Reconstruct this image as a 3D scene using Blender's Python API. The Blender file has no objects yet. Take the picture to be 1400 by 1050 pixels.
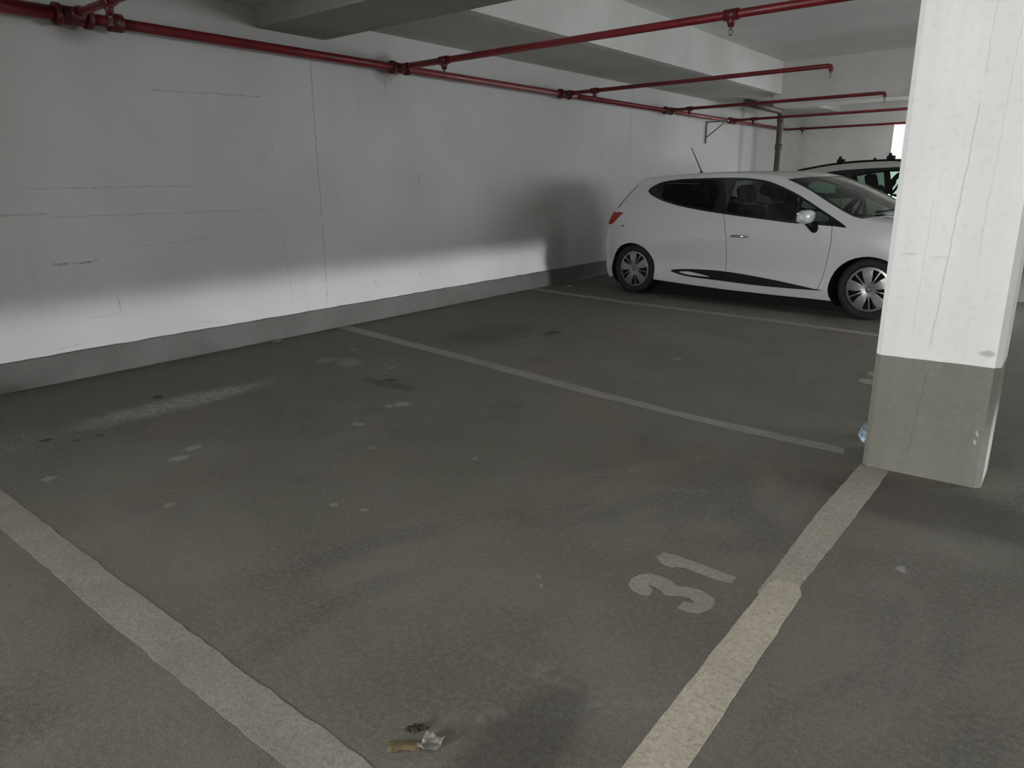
import bpy, bmesh, math, random
from mathutils import Vector, Matrix
from mathutils.geometry import delaunay_2d_cdt
random.seed(4)
SC = bpy.context.scene
COL = SC.collection
PI = math.pi

# ------------------------------------------------------------------ helpers
def link(name, bm, mats, parent=None, smooth=False, kind=None):
    me = bpy.data.meshes.new(name)
    bmesh.ops.recalc_face_normals(bm, faces=bm.faces[:])
    bm.to_mesh(me); bm.free()
    if not isinstance(mats, (list, tuple)): mats = [mats]
    for m in mats: me.materials.append(m)
    o = bpy.data.objects.new(name, me); COL.objects.link(o)
    if smooth:
        for p in me.polygons: p.use_smooth = True
    if parent: o.parent = parent
    if kind: o['kind'] = kind
    return o

def tag(o, label, cat, group=None):
    o['label'] = label; o['category'] = cat
    if group: o['group'] = group
    return o

def thing(name, label, cat, loc=(0, 0, 0), rz=0, group=None):
    o = bpy.data.objects.new(name, None); COL.objects.link(o)
    o.location = loc; o.rotation_euler = (0, 0, rz)
    return tag(o, label, cat, group)

def box(bm, x0, x1, y0, y1, z0, z1, bev=0, seg=2, mi=0):
    r = bmesh.ops.create_cube(bm, size=1)
    vs = r['verts']
    for v in vs:
        v.co = Vector(((x0+x1)/2+v.co.x*(x1-x0), (y0+y1)/2+v.co.y*(y1-y0), (z0+z1)/2+v.co.z*(z1-z0)))
    fs = set(f for v in vs for f in v.link_faces)
    for f in fs: f.material_index = mi
    if bev:
        es = list(set(e for v in vs for e in v.link_edges))
        bmesh.ops.bevel(bm, geom=es, offset=bev, segments=seg, affect='EDGES', profile=.5)
    return vs

def rbox(bm, c, size, bev=.02, seg=3, rot=None, mi=0):
    """bevelled box about c, rotated by a matrix"""
    n0 = set(bm.verts)
    box(bm, -size[0]/2, size[0]/2, -size[1]/2, size[1]/2, -size[2]/2, size[2]/2, bev, seg, mi)
    M = Matrix.Translation(Vector(c)) @ (rot.to_4x4() if rot else Matrix.Identity(4))
    for v in bm.verts:
        if v not in n0: v.co = M @ v.co

def tube(bm, pts, r, n=14, caps=True, mi=0):
    pts = [Vector(p) for p in pts]
    rs = r if isinstance(r, (list, tuple)) else [r]*len(pts)
    rings = []
    up = None
    for i, p in enumerate(pts):
        d = (pts[min(i+1, len(pts)-1)] - pts[max(i-1, 0)]).normalized()
        if up is None:
            a = Vector((0, 0, 1)) if abs(d.z) < .9 else Vector((0, 1, 0))
            up = (a - d*a.dot(d)).normalized()
        else:
            up = (up - d*up.dot(d)).normalized()
        s = d.cross(up)
        rings.append([bm.verts.new(p + rs[i]*(math.cos(2*PI*k/n)*up + math.sin(2*PI*k/n)*s)) for k in range(n)])
    for a, b in zip(rings, rings[1:]):
        for k in range(n):
            f = bm.faces.new((a[k], a[(k+1) % n], b[(k+1) % n], b[k])); f.material_index = mi; f.smooth = True
    if caps:
        for q in (rings[0], rings[-1]):
            try: bm.faces.new(q).material_index = mi
            except ValueError: pass

def lathe(bm, prof, M=None, n=48, mi=0):
    """prof: (radius, axial) list about local z"""
    M = M or Matrix.Identity(4)
    rings = []
    for r, a in prof:
        if r < 1e-5: rings.append([bm.verts.new(M @ Vector((0, 0, a)))])
        else: rings.append([bm.verts.new(M @ Vector((r*math.cos(2*PI*k/n), r*math.sin(2*PI*k/n), a))) for k in range(n)])
    for A, B in zip(rings, rings[1:]):
        for k in range(n):
            a = [A[k % len(A)], A[(k+1) % len(A)]] if len(A) > 1 else [A[0]]
            b = [B[(k+1) % len(B)], B[k % len(B)]] if len(B) > 1 else [B[0]]
            q = a+b
            if len(q) > 2:
                f = bm.faces.new(q); f.material_index = mi; f.smooth = True

def prism(bm, pts, z0, z1, mi=0):
    """2D outline (x,y) extruded z0..z1"""
    vs, es, fs = cdt(pts)
    lo = [bm.verts.new((v[0], v[1], z0)) for v in vs]
    hi = [bm.verts.new((v[0], v[1], z1)) for v in vs]
    for f in fs:
        bm.faces.new([hi[i] for i in f]).material_index = mi
        bm.faces.new([lo[i] for i in reversed(f)]).material_index = mi
    n = len(pts)
    for i in range(n):
        j = (i+1) % n
        bm.faces.new((lo[i], lo[j], hi[j], hi[i])).material_index = mi

def pip(p, poly):
    x, y = p; c = False; n = len(poly)
    for i in range(n):
        x1, y1 = poly[i][:2]; x2, y2 = poly[(i+1) % n][:2]
        if (y1 > y) != (y2 > y) and x < (x2-x1)*(y-y1)/(y2-y1)+x1: c = not c
    return c

def cdt(outer, loops=(), grid=0):
    """triangulate outline with extra constraint loops and an inner grid -> verts, edges, tris inside outer"""
    vs = [Vector(p[:2]) for p in outer]; es = [(i, (i+1) % len(outer)) for i in range(len(outer))]
    for L in loops:
        b = len(vs); vs += [Vector(p[:2]) for p in L]
        es += [(b+i, b+(i+1) % len(L)) for i in range(len(L))]
    if grid:
        xs = [p[0] for p in outer]; ys = [p[1] for p in outer]
        y = min(ys)+grid/2; k = 0
        while y < max(ys):
            x = min(xs)+(grid/2 if k % 2 else 0)+.003
            while x < max(xs):
                q = (x, y)
                if pip(q, outer):
                    ok = True
                    for L in (outer, *loops):
                        for i in range(len(L)):
                            a = Vector(L[i][:2]); b = Vector(L[(i+1) % len(L)][:2]); d = b-a
                            t = max(0, min(1, (Vector(q)-a).dot(d)/max(d.length_squared, 1e-12)))
                            if (a+d*t-Vector(q)).length < grid*.4: ok = False; break
                        if not ok: break
                    if ok: vs.append(Vector(q))
                x += grid
            y += grid; k += 1
    V, E_, F, *_ = delaunay_2d_cdt(vs, es, [], 0, 1e-6)
    out = []
    for f in F:
        c = (sum(V[i].x for i in f)/len(f), sum(V[i].y for i in f)/len(f))
        if pip(c, outer): out.append(f)
    return V, E_, out

def catmull(P, sub, closed=False):
    out = []; n = len(P)
    rng = range(n) if closed else range(n-1)
    for i in rng:
        g = (lambda k: P[k % n]) if closed else (lambda k: P[max(0, min(n-1, k))])
        a, b, c, d = g(i-1), g(i), g(i+1), g(i+2)
        for s in range(sub):
            t = s/sub
            out.append(tuple(.5*((2*b[k])+(-a[k]+c[k])*t+(2*a[k]-5*b[k]+4*c[k]-d[k])*t*t+(-a[k]+3*b[k]-3*c[k]+d[k])*t**3) for k in range(len(b))))
    if not closed: out.append(tuple(P[-1]))
    return out

def inset(poly, d):
    n = len(poly)
    A = sum(poly[i][0]*poly[(i+1) % n][1]-poly[(i+1) % n][0]*poly[i][1] for i in range(n))
    sg = 1 if A > 0 else -1
    out = []
    for i in range(n):
        a, b, c = Vector(poly[i-1][:2]), Vector(poly[i][:2]), Vector(poly[(i+1) % n][:2])
        e1 = (b-a).normalized(); e2 = (c-b).normalized()
        n1 = Vector((-e1.y, e1.x))*sg; n2 = Vector((-e2.y, e2.x))*sg
        m = (n1+n2); m = m/max(m.length, 1e-6)
        k = d/max(.45, m.dot(n1))
        out.append((b.x+m.x*k, b.y+m.y*k))
    return out

def clipx(poly, x, keep_less):
    f = (lambda p: x-p[0]) if keep_less else (lambda p: p[0]-x)
    out = []
    for i in range(len(poly)):
        a, b = poly[i], poly[(i+1) % len(poly)]
        fa, fb = f(a), f(b)
        if fa >= 0: out.append(a)
        if (fa >= 0) != (fb >= 0):
            t = fa/(fa-fb); out.append((a[0]+(b[0]-a[0])*t, a[1]+(b[1]-a[1])*t))
    return out

# ------------------------------------------------------------------ materials
class NT:
    def __init__(s, name):
        s.m = bpy.data.materials.new(name); s.m.use_nodes = True
        s.t = s.m.node_tree; s.t.nodes.clear()
        s.out = s.t.nodes.new('ShaderNodeOutputMaterial')
        s.co = None
    def n(s, typ, **kw):
        x = s.t.nodes.new(typ)
        for k, v in kw.items(): setattr(x, k, v)
        return x
    def l(s, a, b): s.t.links.new(a, b)
    def pos(s):
        if not s.co: s.co = s.n('ShaderNodeTexCoord').outputs['Object']
        return s.co
    def val(s, sock, v):
        if hasattr(v, 'is_output') or isinstance(v, bpy.types.NodeSocket): s.l(v, sock)
        else: sock.default_value = v
    def math(s, op, a, b=0.0, c=None, clamp=False):
        x = s.n('ShaderNodeMath', operation=op, use_clamp=clamp)
        s.val(x.inputs[0], a); s.val(x.inputs[1], b)
        if c is not None: s.val(x.inputs[2], c)
        return x.outputs[0]
    def noise(s, scale, detail=4, rough=.55, vec=None, dist=0, sc=None):
        x = s.n('ShaderNodeTexNoise')
        x.inputs['Scale'].default_value = scale; x.inputs['Detail'].default_value = detail
        x.inputs['Roughness'].default_value = rough; x.inputs['Distortion'].default_value = dist
        v = vec or s.pos()
        if sc:
            mp = s.n('ShaderNodeMapping'); mp.inputs['Scale'].default_value = sc; s.l(v, mp.inputs[0]); v = mp.outputs[0]
        s.l(v, x.inputs['Vector'])
        return x.outputs['Fac']
    def ramp(s, fac, a, b, lo=0.0, hi=1.0):
        x = s.n('ShaderNodeMapRange', interpolation_type='SMOOTHSTEP')
        s.val(x.inputs[0], fac)
        x.inputs[1].default_value = a; x.inputs[2].default_value = b; x.inputs[3].default_value = lo; x.inputs[4].default_value = hi
        return x.outputs[0]
    def mix(s, fac, a, b, mode='MIX'):
        x = s.n('ShaderNodeMix', data_type='RGBA', blend_type=mode)
        s.val(x.inputs[0], fac)
        for sock, v in ((x.inputs[6], a), (x.inputs[7], b)):
            if isinstance(v, tuple): sock.default_value = (*v, 1)
            else: s.l(v, sock)
        return x.outputs[2]
    def sep(s):
        x = s.n('ShaderNodeSeparateXYZ'); s.l(s.pos(), x.inputs[0]); return x.outputs
    def done(s, col, rough=.6, metal=0, bump=None, bstr=.3, bdist=.01, coat=0, spec=.5):
        b = s.n('ShaderNodeBsdfPrincipled')
        if isinstance(col, tuple): b.inputs['Base Color'].default_value = (*col, 1)
        else: s.l(col, b.inputs['Base Color'])
        s.val(b.inputs['Roughness'], rough); b.inputs['Metallic'].default_value = metal
        b.inputs['Coat Weight'].default_value = coat; b.inputs['Coat Roughness'].default_value = .06
        b.inputs['Specular IOR Level'].default_value = spec
        if bump is not None:
            bp = s.n('ShaderNodeBump'); bp.inputs['Strength'].default_value = bstr; bp.inputs['Distance'].default_value = bdist
            s.l(bump, bp.inputs['Height']); s.l(bp.outputs[0], b.inputs['Normal'])
        s.l(b.outputs[0], s.out.inputs[0])
        return s.m

def simple(name, col, rough=.5, metal=0, coat=0, var=.12, scale=8, spec=.5):
    t = NT(name)
    n = t.noise(scale, 3)
    c = t.mix(t.ramp(n, .3, .7), tuple(v*(1-var) for v in col), tuple(min(1, v*(1+var)) for v in col))
    return t.done(c, rough, metal, coat=coat, spec=spec)

def ellipse_mask(t, X, Y, cx, cy, rx, ry, rot=0, nz=None, amp=.5, soft=.4):
    dx = t.math('SUBTRACT', X, cx); dy = t.math('SUBTRACT', Y, cy)
    if rot:
        c, s_ = math.cos(rot), math.sin(rot)
        u = t.math('ADD', t.math('MULTIPLY', dx, c), t.math('MULTIPLY', dy, s_))
        v = t.math('ADD', t.math('MULTIPLY', dx, -s_), t.math('MULTIPLY', dy, c))
    else: u, v = dx, dy
    u = t.math('DIVIDE', u, rx); v = t.math('DIVIDE', v, ry)
    d = t.math('SQRT', t.math('ADD', t.math('MULTIPLY', u, u), t.math('MULTIPLY', v, v)))
    if nz is not None: d = t.math('ADD', d, t.math('MULTIPLY', t.math('SUBTRACT', nz, .5), amp*2))
    return t.ramp(d, 1-soft, 1+soft, 1, 0)

def crack_mask(t, Y, Z, y0, z0, y1, z1, w, nz, amp=.02):
    """thin wandering line from (y0,z0) to (y1,z1)"""
    L = math.hypot(y1-y0, z1-z0); c, s_ = (y1-y0)/L, (z1-z0)/L
    dy = t.math('SUBTRACT', Y, y0); dz = t.math('SUBTRACT', Z, z0)
    u = t.math('ADD', t.math('MULTIPLY', dy, c), t.math('MULTIPLY', dz, s_))
    v = t.math('ADD', t.math('MULTIPLY', dy, -s_), t.math('MULTIPLY', dz, c))
    v = t.math('ABSOLUTE', t.math('ADD', v, t.math('MULTIPLY', t.math('SUBTRACT', nz, .5), amp)))
    a = t.ramp(v, w*.4, w, 1, 0)
    b = t.ramp(u, 0, .05, 0, 1); d = t.ramp(u, L-.05, L, 1, 0)
    return t.math('MULTIPLY', a, t.math('MULTIPLY', b, d))

def floor_material():
    t = NT('worn_asphalt')
    X, Y, Z = t.sep()
    big = t.noise(.55, 5, .6); mid = t.noise(2.3, 6, .6, dist=.4); fine = t.noise(55, 4, .7); grit = t.noise(230, 2, .7)
    c = t.mix(t.ramp(big, .35, .68), (0.143, 0.135, 0.111), (0.206, 0.187, 0.160))
    c = t.mix(t.ramp(mid, .38, .68, 0, .75), c, (0.224, 0.211, 0.184))
    hue = t.noise(1.1, 3, .5, sc=(1, 1.4, 1))
    c = t.mix(t.ramp(hue, .42, .62, 0, .38), c, (0.154, 0.157, 0.123))
    hue2 = t.noise(.9, 4, .5, sc=(1.6, .9, 1.3))
    c = t.mix(t.ramp(hue2, .5, .7, 0, .4), c, (0.224, 0.171, 0.148))
    dark = t.noise(1.6, 6, .65, sc=(1.0, .6, 1), dist=.8)
    c = t.mix(t.ramp(dark, .52, .72, 0, .55), c, (0.078, 0.075, 0.066))
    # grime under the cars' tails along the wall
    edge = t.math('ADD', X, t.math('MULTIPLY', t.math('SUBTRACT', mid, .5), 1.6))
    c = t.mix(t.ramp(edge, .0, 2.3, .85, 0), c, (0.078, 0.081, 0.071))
    c = t.mix(t.ramp(fine, .38, .72, 0, .6), c, (0.270, 0.254, 0.228))
    c = t.mix(t.ramp(grit, .55, .72, 0, .5), c, (0.349, 0.333, 0.298))
    c = t.mix(t.ramp(grit, .32, .46, .65, 0), c, (0.070, 0.066, 0.058))
    # chalky dust trail and pale spots
    pale = None
    def add(m):
        nonlocal pale
        pale = m if pale is None else t.math('MAXIMUM', pale, m)
    g2 = t.noise(28, 5, .75); g3 = t.noise(7, 4, .6); g4 = t.noise(42, 3, .7)
    sm = ellipse_mask(t, X, Y, 1.17, 2.0, .13, .52, -.03, g3, .7, .6)
    add(t.math('MULTIPLY', t.math('MULTIPLY', sm, 1.25), t.ramp(g2, .36, .62, .15, 1)))
    add(t.math('MULTIPLY', ellipse_mask(t, X, Y, 1.15, 1.1, .2, .3, 0, g3, .8, .6), t.ramp(g2, .4, .7, 0, .5)))
    for cx, cy, rx, ry, k in ((2.07, 1.535, .035, .05, .85), (1.99, 1.65, .03, .055, .75), (1.83, 1.05, .03, .035, .7), (2.55, 1.243, .02, .03, .6),
                              (2.30, 2.79, .05, .06, .8), (2.27, 2.72, .04, .035, .7), (2.38, 2.39, .03, .045, .8), (5.045, 2.461, .022, .02, 1), (3.237, 2.379, .02, .018, .7),
                              (3.10, 1.65, .018, .02, .7), (3.237, 1.69, .02, .018, .7), (2.725, 2.19, .02, .025, .5), (1.59, 3.362, .03, .04, .6), (3.144, 4.767, .035, .04, .7),
                              (1.2, 3.3, .14, .1, .45), (1.0, 3.25, .1, .09, .35), (4.10, 1.70, .006, .01, .9), (4.14, 1.66, .006, .01, .9), (.9, 3.6, .05, .04, .4)):
        add(t.math('MULTIPLY', ellipse_mask(t, X, Y, cx, cy, rx*.95, ry*.8, 1.1*math.sin(cx*7+cy*3), g4, 1.1, .3), k))
    # scaled patches and repair seam by the pillar
    for cx, cy, rx, ry, ro in ((3.93, 2.75, .035, .38, -.55), (4.18, 2.62, .1, .035, .5), (4.5, 1.22, .3, .03, .75), (4.42, 1.32, .16, .03, .2)):
        add(t.math('MULTIPLY', ellipse_mask(t, X, Y, cx, cy, rx, ry, ro, g3, 1.0, .7), t.ramp(g2, .42, .66, 0, .42)))
    c = t.mix(t.math('MULTIPLY', pale, .8), c, (.40, .39, .36))
    # oil drips and broader dark patches
    blk = None
    for cx, cy, rx, ry, k in ((.93, 1.993, .03, .03, .9), (1.245, 1.251, .025, .03, .9), (1.38, 1.35, .018, .022, .6), (1.395, 1.456, .018, .022, .8), (1.836, 3.12, .05, .04, .8), (1.823, 5.05, .06, .1, .8),
                              (1.9, 3.05, .22, .06, .5), (5.0, 3.05, .42, .22, .5), (4.5, 1.08, .1, .25, .45), (1.4, 4.7, .3, .5, .35)):
        m = t.math('MULTIPLY', ellipse_mask(t, X, Y, cx, cy, rx, ry, 0, g3, .35, .4), k)
        blk = m if blk is None else t.math('MAXIMUM', blk, m)
    c = t.mix(blk, c, (0.039, 0.036, 0.035))
    h = t.math('ADD', t.math('MULTIPLY', fine, .6), t.math('MULTIPLY', grit, .5))
    return t.done(c, t.ramp(mid, .3, .7, .62, .8), bump=h, bstr=.35, bdist=.004, spec=.35)

def paint_material(name, col, dirt, wear):
    t = NT(name)
    fine = t.noise(60, 4, .75); mid = t.noise(6, 5, .6); grit = t.noise(220, 2, .7)
    c = t.mix(t.ramp(mid, .3, .7), tuple(v*.82 for v in col), col)
    c = t.mix(t.ramp(fine, .5-.1*wear, .72, 0, .75*wear), c, dirt)
    c = t.mix(t.ramp(grit, .57, .7, 0, .6*wear), c, tuple(v*.6 for v in dirt))
    c = t.mix(t.ramp(grit, .3, .42, .35, 0), c, tuple(min(1, v*1.35) for v in col))
    return t.done(c, .7, bump=t.math('ADD', fine, grit), bstr=.3, bdist=.003, spec=.3)

def wall_material():
    t = NT('white_painted_concrete')
    X, Y, Z = t.sep()
    big = t.noise(.8, 4, .55); fine = t.noise(40, 4, .6); streak = t.noise(1.0, 4, .6, sc=(1, 9, .35)); nz = t.noise(9, 3, .6)
    c = t.mix(t.ramp(big, .3, .7), (.50, .498, .485), (.57, .572, .568))
    c = t.mix(t.ramp(streak, .55, .8, 0, .25), c, (.40, .395, .37))
    c = t.mix(t.ramp(fine, .5, .8, 0, .16), c, (.39, .385, .36))
    ck = None
    def add(m, k=1.0):
        nonlocal ck
        m = t.math('MULTIPLY', m, k*.6)
        ck = m if ck is None else t.math('MAXIMUM', ck, m)
    for a in ((1.85, .785, 2.18, .785, .009, 1), (1.75, 1.273, 2.95, 1.283, .006, .55), (1.87, 1.089, 3.56, 1.09, .006, .5), (2.29, .86, 3.02, .891, .005, .45),
              (2.66, 1.941, 3.64, 1.971, .006, .7), (1.3, 1.11, 1.95, 1.115, .007, .6), (1.3, 1.62, 1.58, 1.625, .007, .9), (1.3, 1.76, 1.5, 1.765, .005, .7),
              (4.09, 2.35, 4.075, 1.0, .009, .75), (4.075, 1.0, 4.06, .2, .008, .6), (3.70, .25, 3.645, .9, .006, .35), (3.66, .9, 3.64, 1.9, .006, .25), (3.85, .9, 3.84, 2.1, .005, .2),
              (5.295, 1.42, 5.31, 1.28, .011, .9), (2.245, .55, 2.25, .40, .008, .8), (2.785, .2, 2.79, .26, .010, .8), (2.79, .262, 3.08, .215, .005, .5), (3.17, .36, 3.18, .3, .007, .6),
              (2.0, .40, 2.3, .41, .005, .35), (1.75, .22, 2.0, .235, .006, .35), (4.92, 2.26, 4.925, 2.05, .008, .7), (9.66, 2.6, 9.63, 1.3, .02, .4), (4.62, .42, 4.7, .26, .012, .35), (5.25, .42, 5.3, .33, .02, .4)):
        add(crack_mask(t, Y, Z, *a[:5], nz, .03), a[5])
    dots = t.ramp(t.noise(120, 1, .4), .74, .78, 0, .35)
    ck = t.math('MULTIPLY', ck, t.ramp(t.noise(26, 3, .6), .38, .62, .25, 1.15))
    c = t.mix(ck, c, (.10, .095, .085))
    c = t.mix(t.math('MULTIPLY', dots, t.ramp(big, .5, .6)), c, (.2, .19, .17))
    # rusty smudges behind the pipe couplings, dark blotches low on the wall
    st = None
    for cy, cz, ry, rz, k in ((4.93, 2.33, .13, .11, .65), (2.23, 2.30, .14, .1, .6), (8.68, 2.40, .05, .09, .5)):
        m = t.math('MULTIPLY', ellipse_mask(t, Y, Z, cy, cz, ry, rz, 0, nz, .3, .6), k)
        st = m if st is None else t.math('MAXIMUM', st, m)
    c = t.mix(st, c, (.16, .14, .13))
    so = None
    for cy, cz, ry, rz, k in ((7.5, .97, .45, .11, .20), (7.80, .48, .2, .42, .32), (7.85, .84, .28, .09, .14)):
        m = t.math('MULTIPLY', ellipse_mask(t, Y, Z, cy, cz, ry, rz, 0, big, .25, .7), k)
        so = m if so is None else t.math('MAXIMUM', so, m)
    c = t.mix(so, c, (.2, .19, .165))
    return t.done(c, .75, bump=t.math('ADD', t.math('MULTIPLY', fine, .4), t.math('MULTIPLY', ck, -1.5)), bstr=.3, bdist=.006, spec=.25)

def concrete_white(name, a=(.58, .58, .55), b=(.68, .68, .66), sc=(1, 1, 1)):
    t = NT(name)
    big = t.noise(1.1, 5, .6, sc=sc); fine = t.noise(45, 4, .6)
    c = t.mix(t.ramp(big, .3, .7), a, b)
    c = t.mix(t.ramp(fine, .5, .8, 0, .18), c, tuple(v*.7 for v in a))
    return t.done(c, .8, bump=fine, bstr=.25, bdist=.005, spec=.25)

def pillar_material(name):
    t = NT(name)
    X, Y, Z = t.sep()
    big = t.noise(2.0, 4, .6); fine = t.noise(38, 4, .65); board = t.noise(1.0, 2, .5, sc=(16, 16, .12)); nz = t.noise(14, 3, .6)
    w = t.mix(t.ramp(big, .3, .7), (.74, .74, .725), (.80, .80, .79))
    w = t.mix(t.ramp(board, .35, .65, 0, .3), w, (.67, .668, .65))
    w = t.mix(t.ramp(fine, .52, .75, 0, .22), w, (.5, .49, .45))
    ck = None
    for x0, z0, x1, z1, wd, k in ((.02, 1.55, -.03, .55, .004, .55), (.03, 2.1, .02, 1.6, .003, .4), (-.09, 1.2, -.1, .6, .003, .3), (-.02, .5, -.06, .05, .004, .6), (.12, 2.2, .09, .9, .003, .3),
                               (-.2, .95, -.1, .96, .006, .55), (-.09, .95, .02, .945, .005, .4)):
        m = t.math('MULTIPLY', crack_mask(t, X, Z, x0, z0, x1, z1, wd, nz, .02), k*.55)
        ck = m if ck is None else t.math('MAXIMUM', ck, m)
    w = t.mix(ck, w, (.3, .29, .26))
    w = t.mix(t.math('MULTIPLY', ellipse_mask(t, X, Z, .175, .575, .028, .014, 0, nz, .7, .4), .7), w, (.35, .34, .31))
    g = t.mix(t.ramp(big, .3, .7), (.175, .176, .15), (.21, .21, .18))
    g = t.mix(t.ramp(board, .4, .65, 0, .35), g, (.16, .158, .13))
    g = t.mix(t.ramp(fine, .5, .78, 0, .35), g, (.26, .255, .225))
    g = t.mix(ck, g, (.09, .085, .075))
    g = t.mix(t.math('MAXIMUM', ellipse_mask(t, X, Z, .183, .20, .006, .012, .3, nz, .9, .3), ellipse_mask(t, X, Z, .187, .235, .004, .014, .3, nz, .9, .3)), g, (.42, .41, .38))
    line = t.math('ADD', Z, t.math('MULTIPLY', t.math('SUBTRACT', nz, .5), .006))
    c = t.mix(t.ramp(line, .5185, .5215), g, w)
    return t.done(c, .72, bump=t.math('ADD', t.math('MULTIPLY', fine, .5), t.math('MULTIPLY', board, .6)), bstr=.3, bdist=.006, spec=.3)

def glass_material(name, tint, refl=.9):
    t = NT(name)
    tr = t.n('ShaderNodeBsdfTransparent'); tr.inputs[0].default_value = (*tint, 1)
    gl = t.n('ShaderNodeBsdfGlossy'); gl.inputs['Roughness'].default_value = .02; gl.inputs[0].default_value = (refl, refl, refl, 1)
    fr = t.n('ShaderNodeFresnel'); fr.inputs['IOR'].default_value = 1.5
    mx = t.n('ShaderNodeMixShader'); t.l(fr.outputs[0], mx.inputs[0]); t.l(tr.outputs[0], mx.inputs[1]); t.l(gl.outputs[0], mx.inputs[2])
    t.l(mx.outputs[0], t.out.inputs[0])
    return t.m

M = dict(
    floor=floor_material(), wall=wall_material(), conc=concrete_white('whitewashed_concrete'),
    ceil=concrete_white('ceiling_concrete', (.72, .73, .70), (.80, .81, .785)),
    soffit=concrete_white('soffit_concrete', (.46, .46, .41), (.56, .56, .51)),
    plinth=None, beamdim=concrete_white('dimmed_beam_concrete', (.24, .24, .21), (.30, .30, .27)), greywall=concrete_white('grey_concrete', (.25, .25, .24), (.32, .32, .30)),
    pillar=pillar_material('two_tone_pillar_paint'),
    line=paint_material('worn_line_paint', (.40, .37, .32), (.22, .205, .18), 1), linemid=paint_material('dulled_line_paint', (.52, .48, .41), (.27, .25, .215), 1),
    linefar=paint_material('faded_line_paint', (.38, .365, .33), (.22, .212, .19), .95),
    linebright=paint_material('fresh_line_paint', (.66, .60, .50), (.33, .30, .25), .95),
    digit=paint_material('stencil_paint', (.42, .385, .345), (.24, .22, .195), .9),
    red=simple('red_pipe_enamel', (.17, .008, .014), .45, coat=.05, var=.2, scale=5),
    dred=simple('dark_red_fitting', (.09, .006, .008), .45, var=.2, scale=20),
    brass=simple('dull_sprinkler_brass', (.16, .15, .11), .45, .6),
    steel=simple('grey_bracket_steel', (.2, .2, .19), .5, .4),
    drain=simple('brown_drain_pipe', (.085, .065, .05), .55),
    paint=simple('white_car_paint', (.67, .70, .71), .28, coat=1, var=.01),
    paint2=simple('pearl_car_paint', (.62, .62, .6), .3, coat=.8, var=.01),
    gloss=simple('gloss_black_trim', (.008, .008, .009), .15, coat=.5, var=.05),
    black=simple('black_plastic', (.010, .010, .011), .45, spec=.2),
    liner=simple('wheel_well_liner', (.006, .006, .006), .9),
    rubber=simple('tyre_rubber', (.014, .014, .015), .75, var=.25, scale=30),
    alloy=simple('silver_wheel_cover', (.36, .35, .36), .3, .75, var=.05),
    chrome=simple('chrome_trim', (.75, .76, .77), .12, 1, var=.02),
    seat=simple('charcoal_seat_cloth', (.02, .02, .022), .9),
    seatlight=simple('grey_seat_cloth', (.12, .125, .12), .9),
    redlens=simple('red_tail_lens', (.42, .02, .018), .15, coat=1, var=.06),
    lamp=simple('clear_headlamp_lens', (.6, .62, .63), .1, .3, coat=1),
    glass=glass_material('tinted_side_glass', (.66, .74, .70)),
    glassd=glass_material('privacy_rear_glass', (.26, .29, .28)),
    screen=glass_material('windscreen_glass', (.62, .72, .64)),
    glass2=glass_material('green_side_glass', (.66, .82, .72)),
    card=simple('tan_cardboard', (.30, .235, .135), .8, var=.25, scale=60),
    paper=simple('white_paper', (.62, .61, .58), .8, var=.1, scale=60),
    leaf=simple('dry_olive_leaf', (.075, .075, .045), .8, var=.3, scale=80),
    foil=simple('silvery_foil', (.6, .58, .54), .35, .6, var=.2, scale=90),
    pet=simple('clear_blue_plastic', (.42, .55, .70), .12, .35, coat=.6, var=.5, scale=45),
    cap=simple('blue_bottle_cap', (.05, .13, .35), .4),
)
t = NT('grey_plinth_paint'); X, Y, Z = t.sep()
b_ = t.noise(2, 4); f_ = t.noise(30, 4, .65)
c_ = t.mix(t.ramp(b_, .3, .7), (.10, .103, .092), (.135, .137, .125)); c_ = t.mix(t.ramp(f_, .5, .75, 0, .4), c_, (.08, .08, .07))
M['plinth'] = t.done(c_, .7, bump=f_, bstr=.3, bdist=.006, spec=.3)

# ------------------------------------------------------------------ the setting
XR, YB, YF = 14.0, 16.4, -4.8
def struct(name, m, *boxes):
    bm = bmesh.new()
    for b in boxes: box(bm, *b)
    return link(name, bm, m, kind='structure')

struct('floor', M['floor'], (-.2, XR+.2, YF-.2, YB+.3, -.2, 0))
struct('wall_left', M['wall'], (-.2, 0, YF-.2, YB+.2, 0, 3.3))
# back wall with a tall daylight opening
struct('wall_back', M['conc'], (0, 2.14, YB, YB+.2, 0, 3.3), (2.14, 5.0, YB, YB+.2, 2.345, 3.3), (2.14, 5.0, YB, YB+.2, 0, .25), (5.0, XR, YB, YB+.2, 0, 3.3))
struct('wall_right', M['greywall'], (XR, XR+.2, YF-.2, 6.6, 0, 3.3), (XR, XR+.2, 13.8, YB+.2, 0, 3.3), (XR, XR+.2, 6.6, 13.8, 2.55, 3.3), (XR, XR+.2, 6.6, 13.8, 0, .9))
struct('wall_front', M['greywall'], (0, .8, YF-.2, YF, 0, 3.3), (.8, 5.5, YF-.2, YF, 2.35, 3.3), (5.5, XR, YF-.2, YF, 0, 3.3))
struct('ceiling', M['ceil'], (1.0, XR, YF, YB, 3.1, 3.3))
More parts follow.
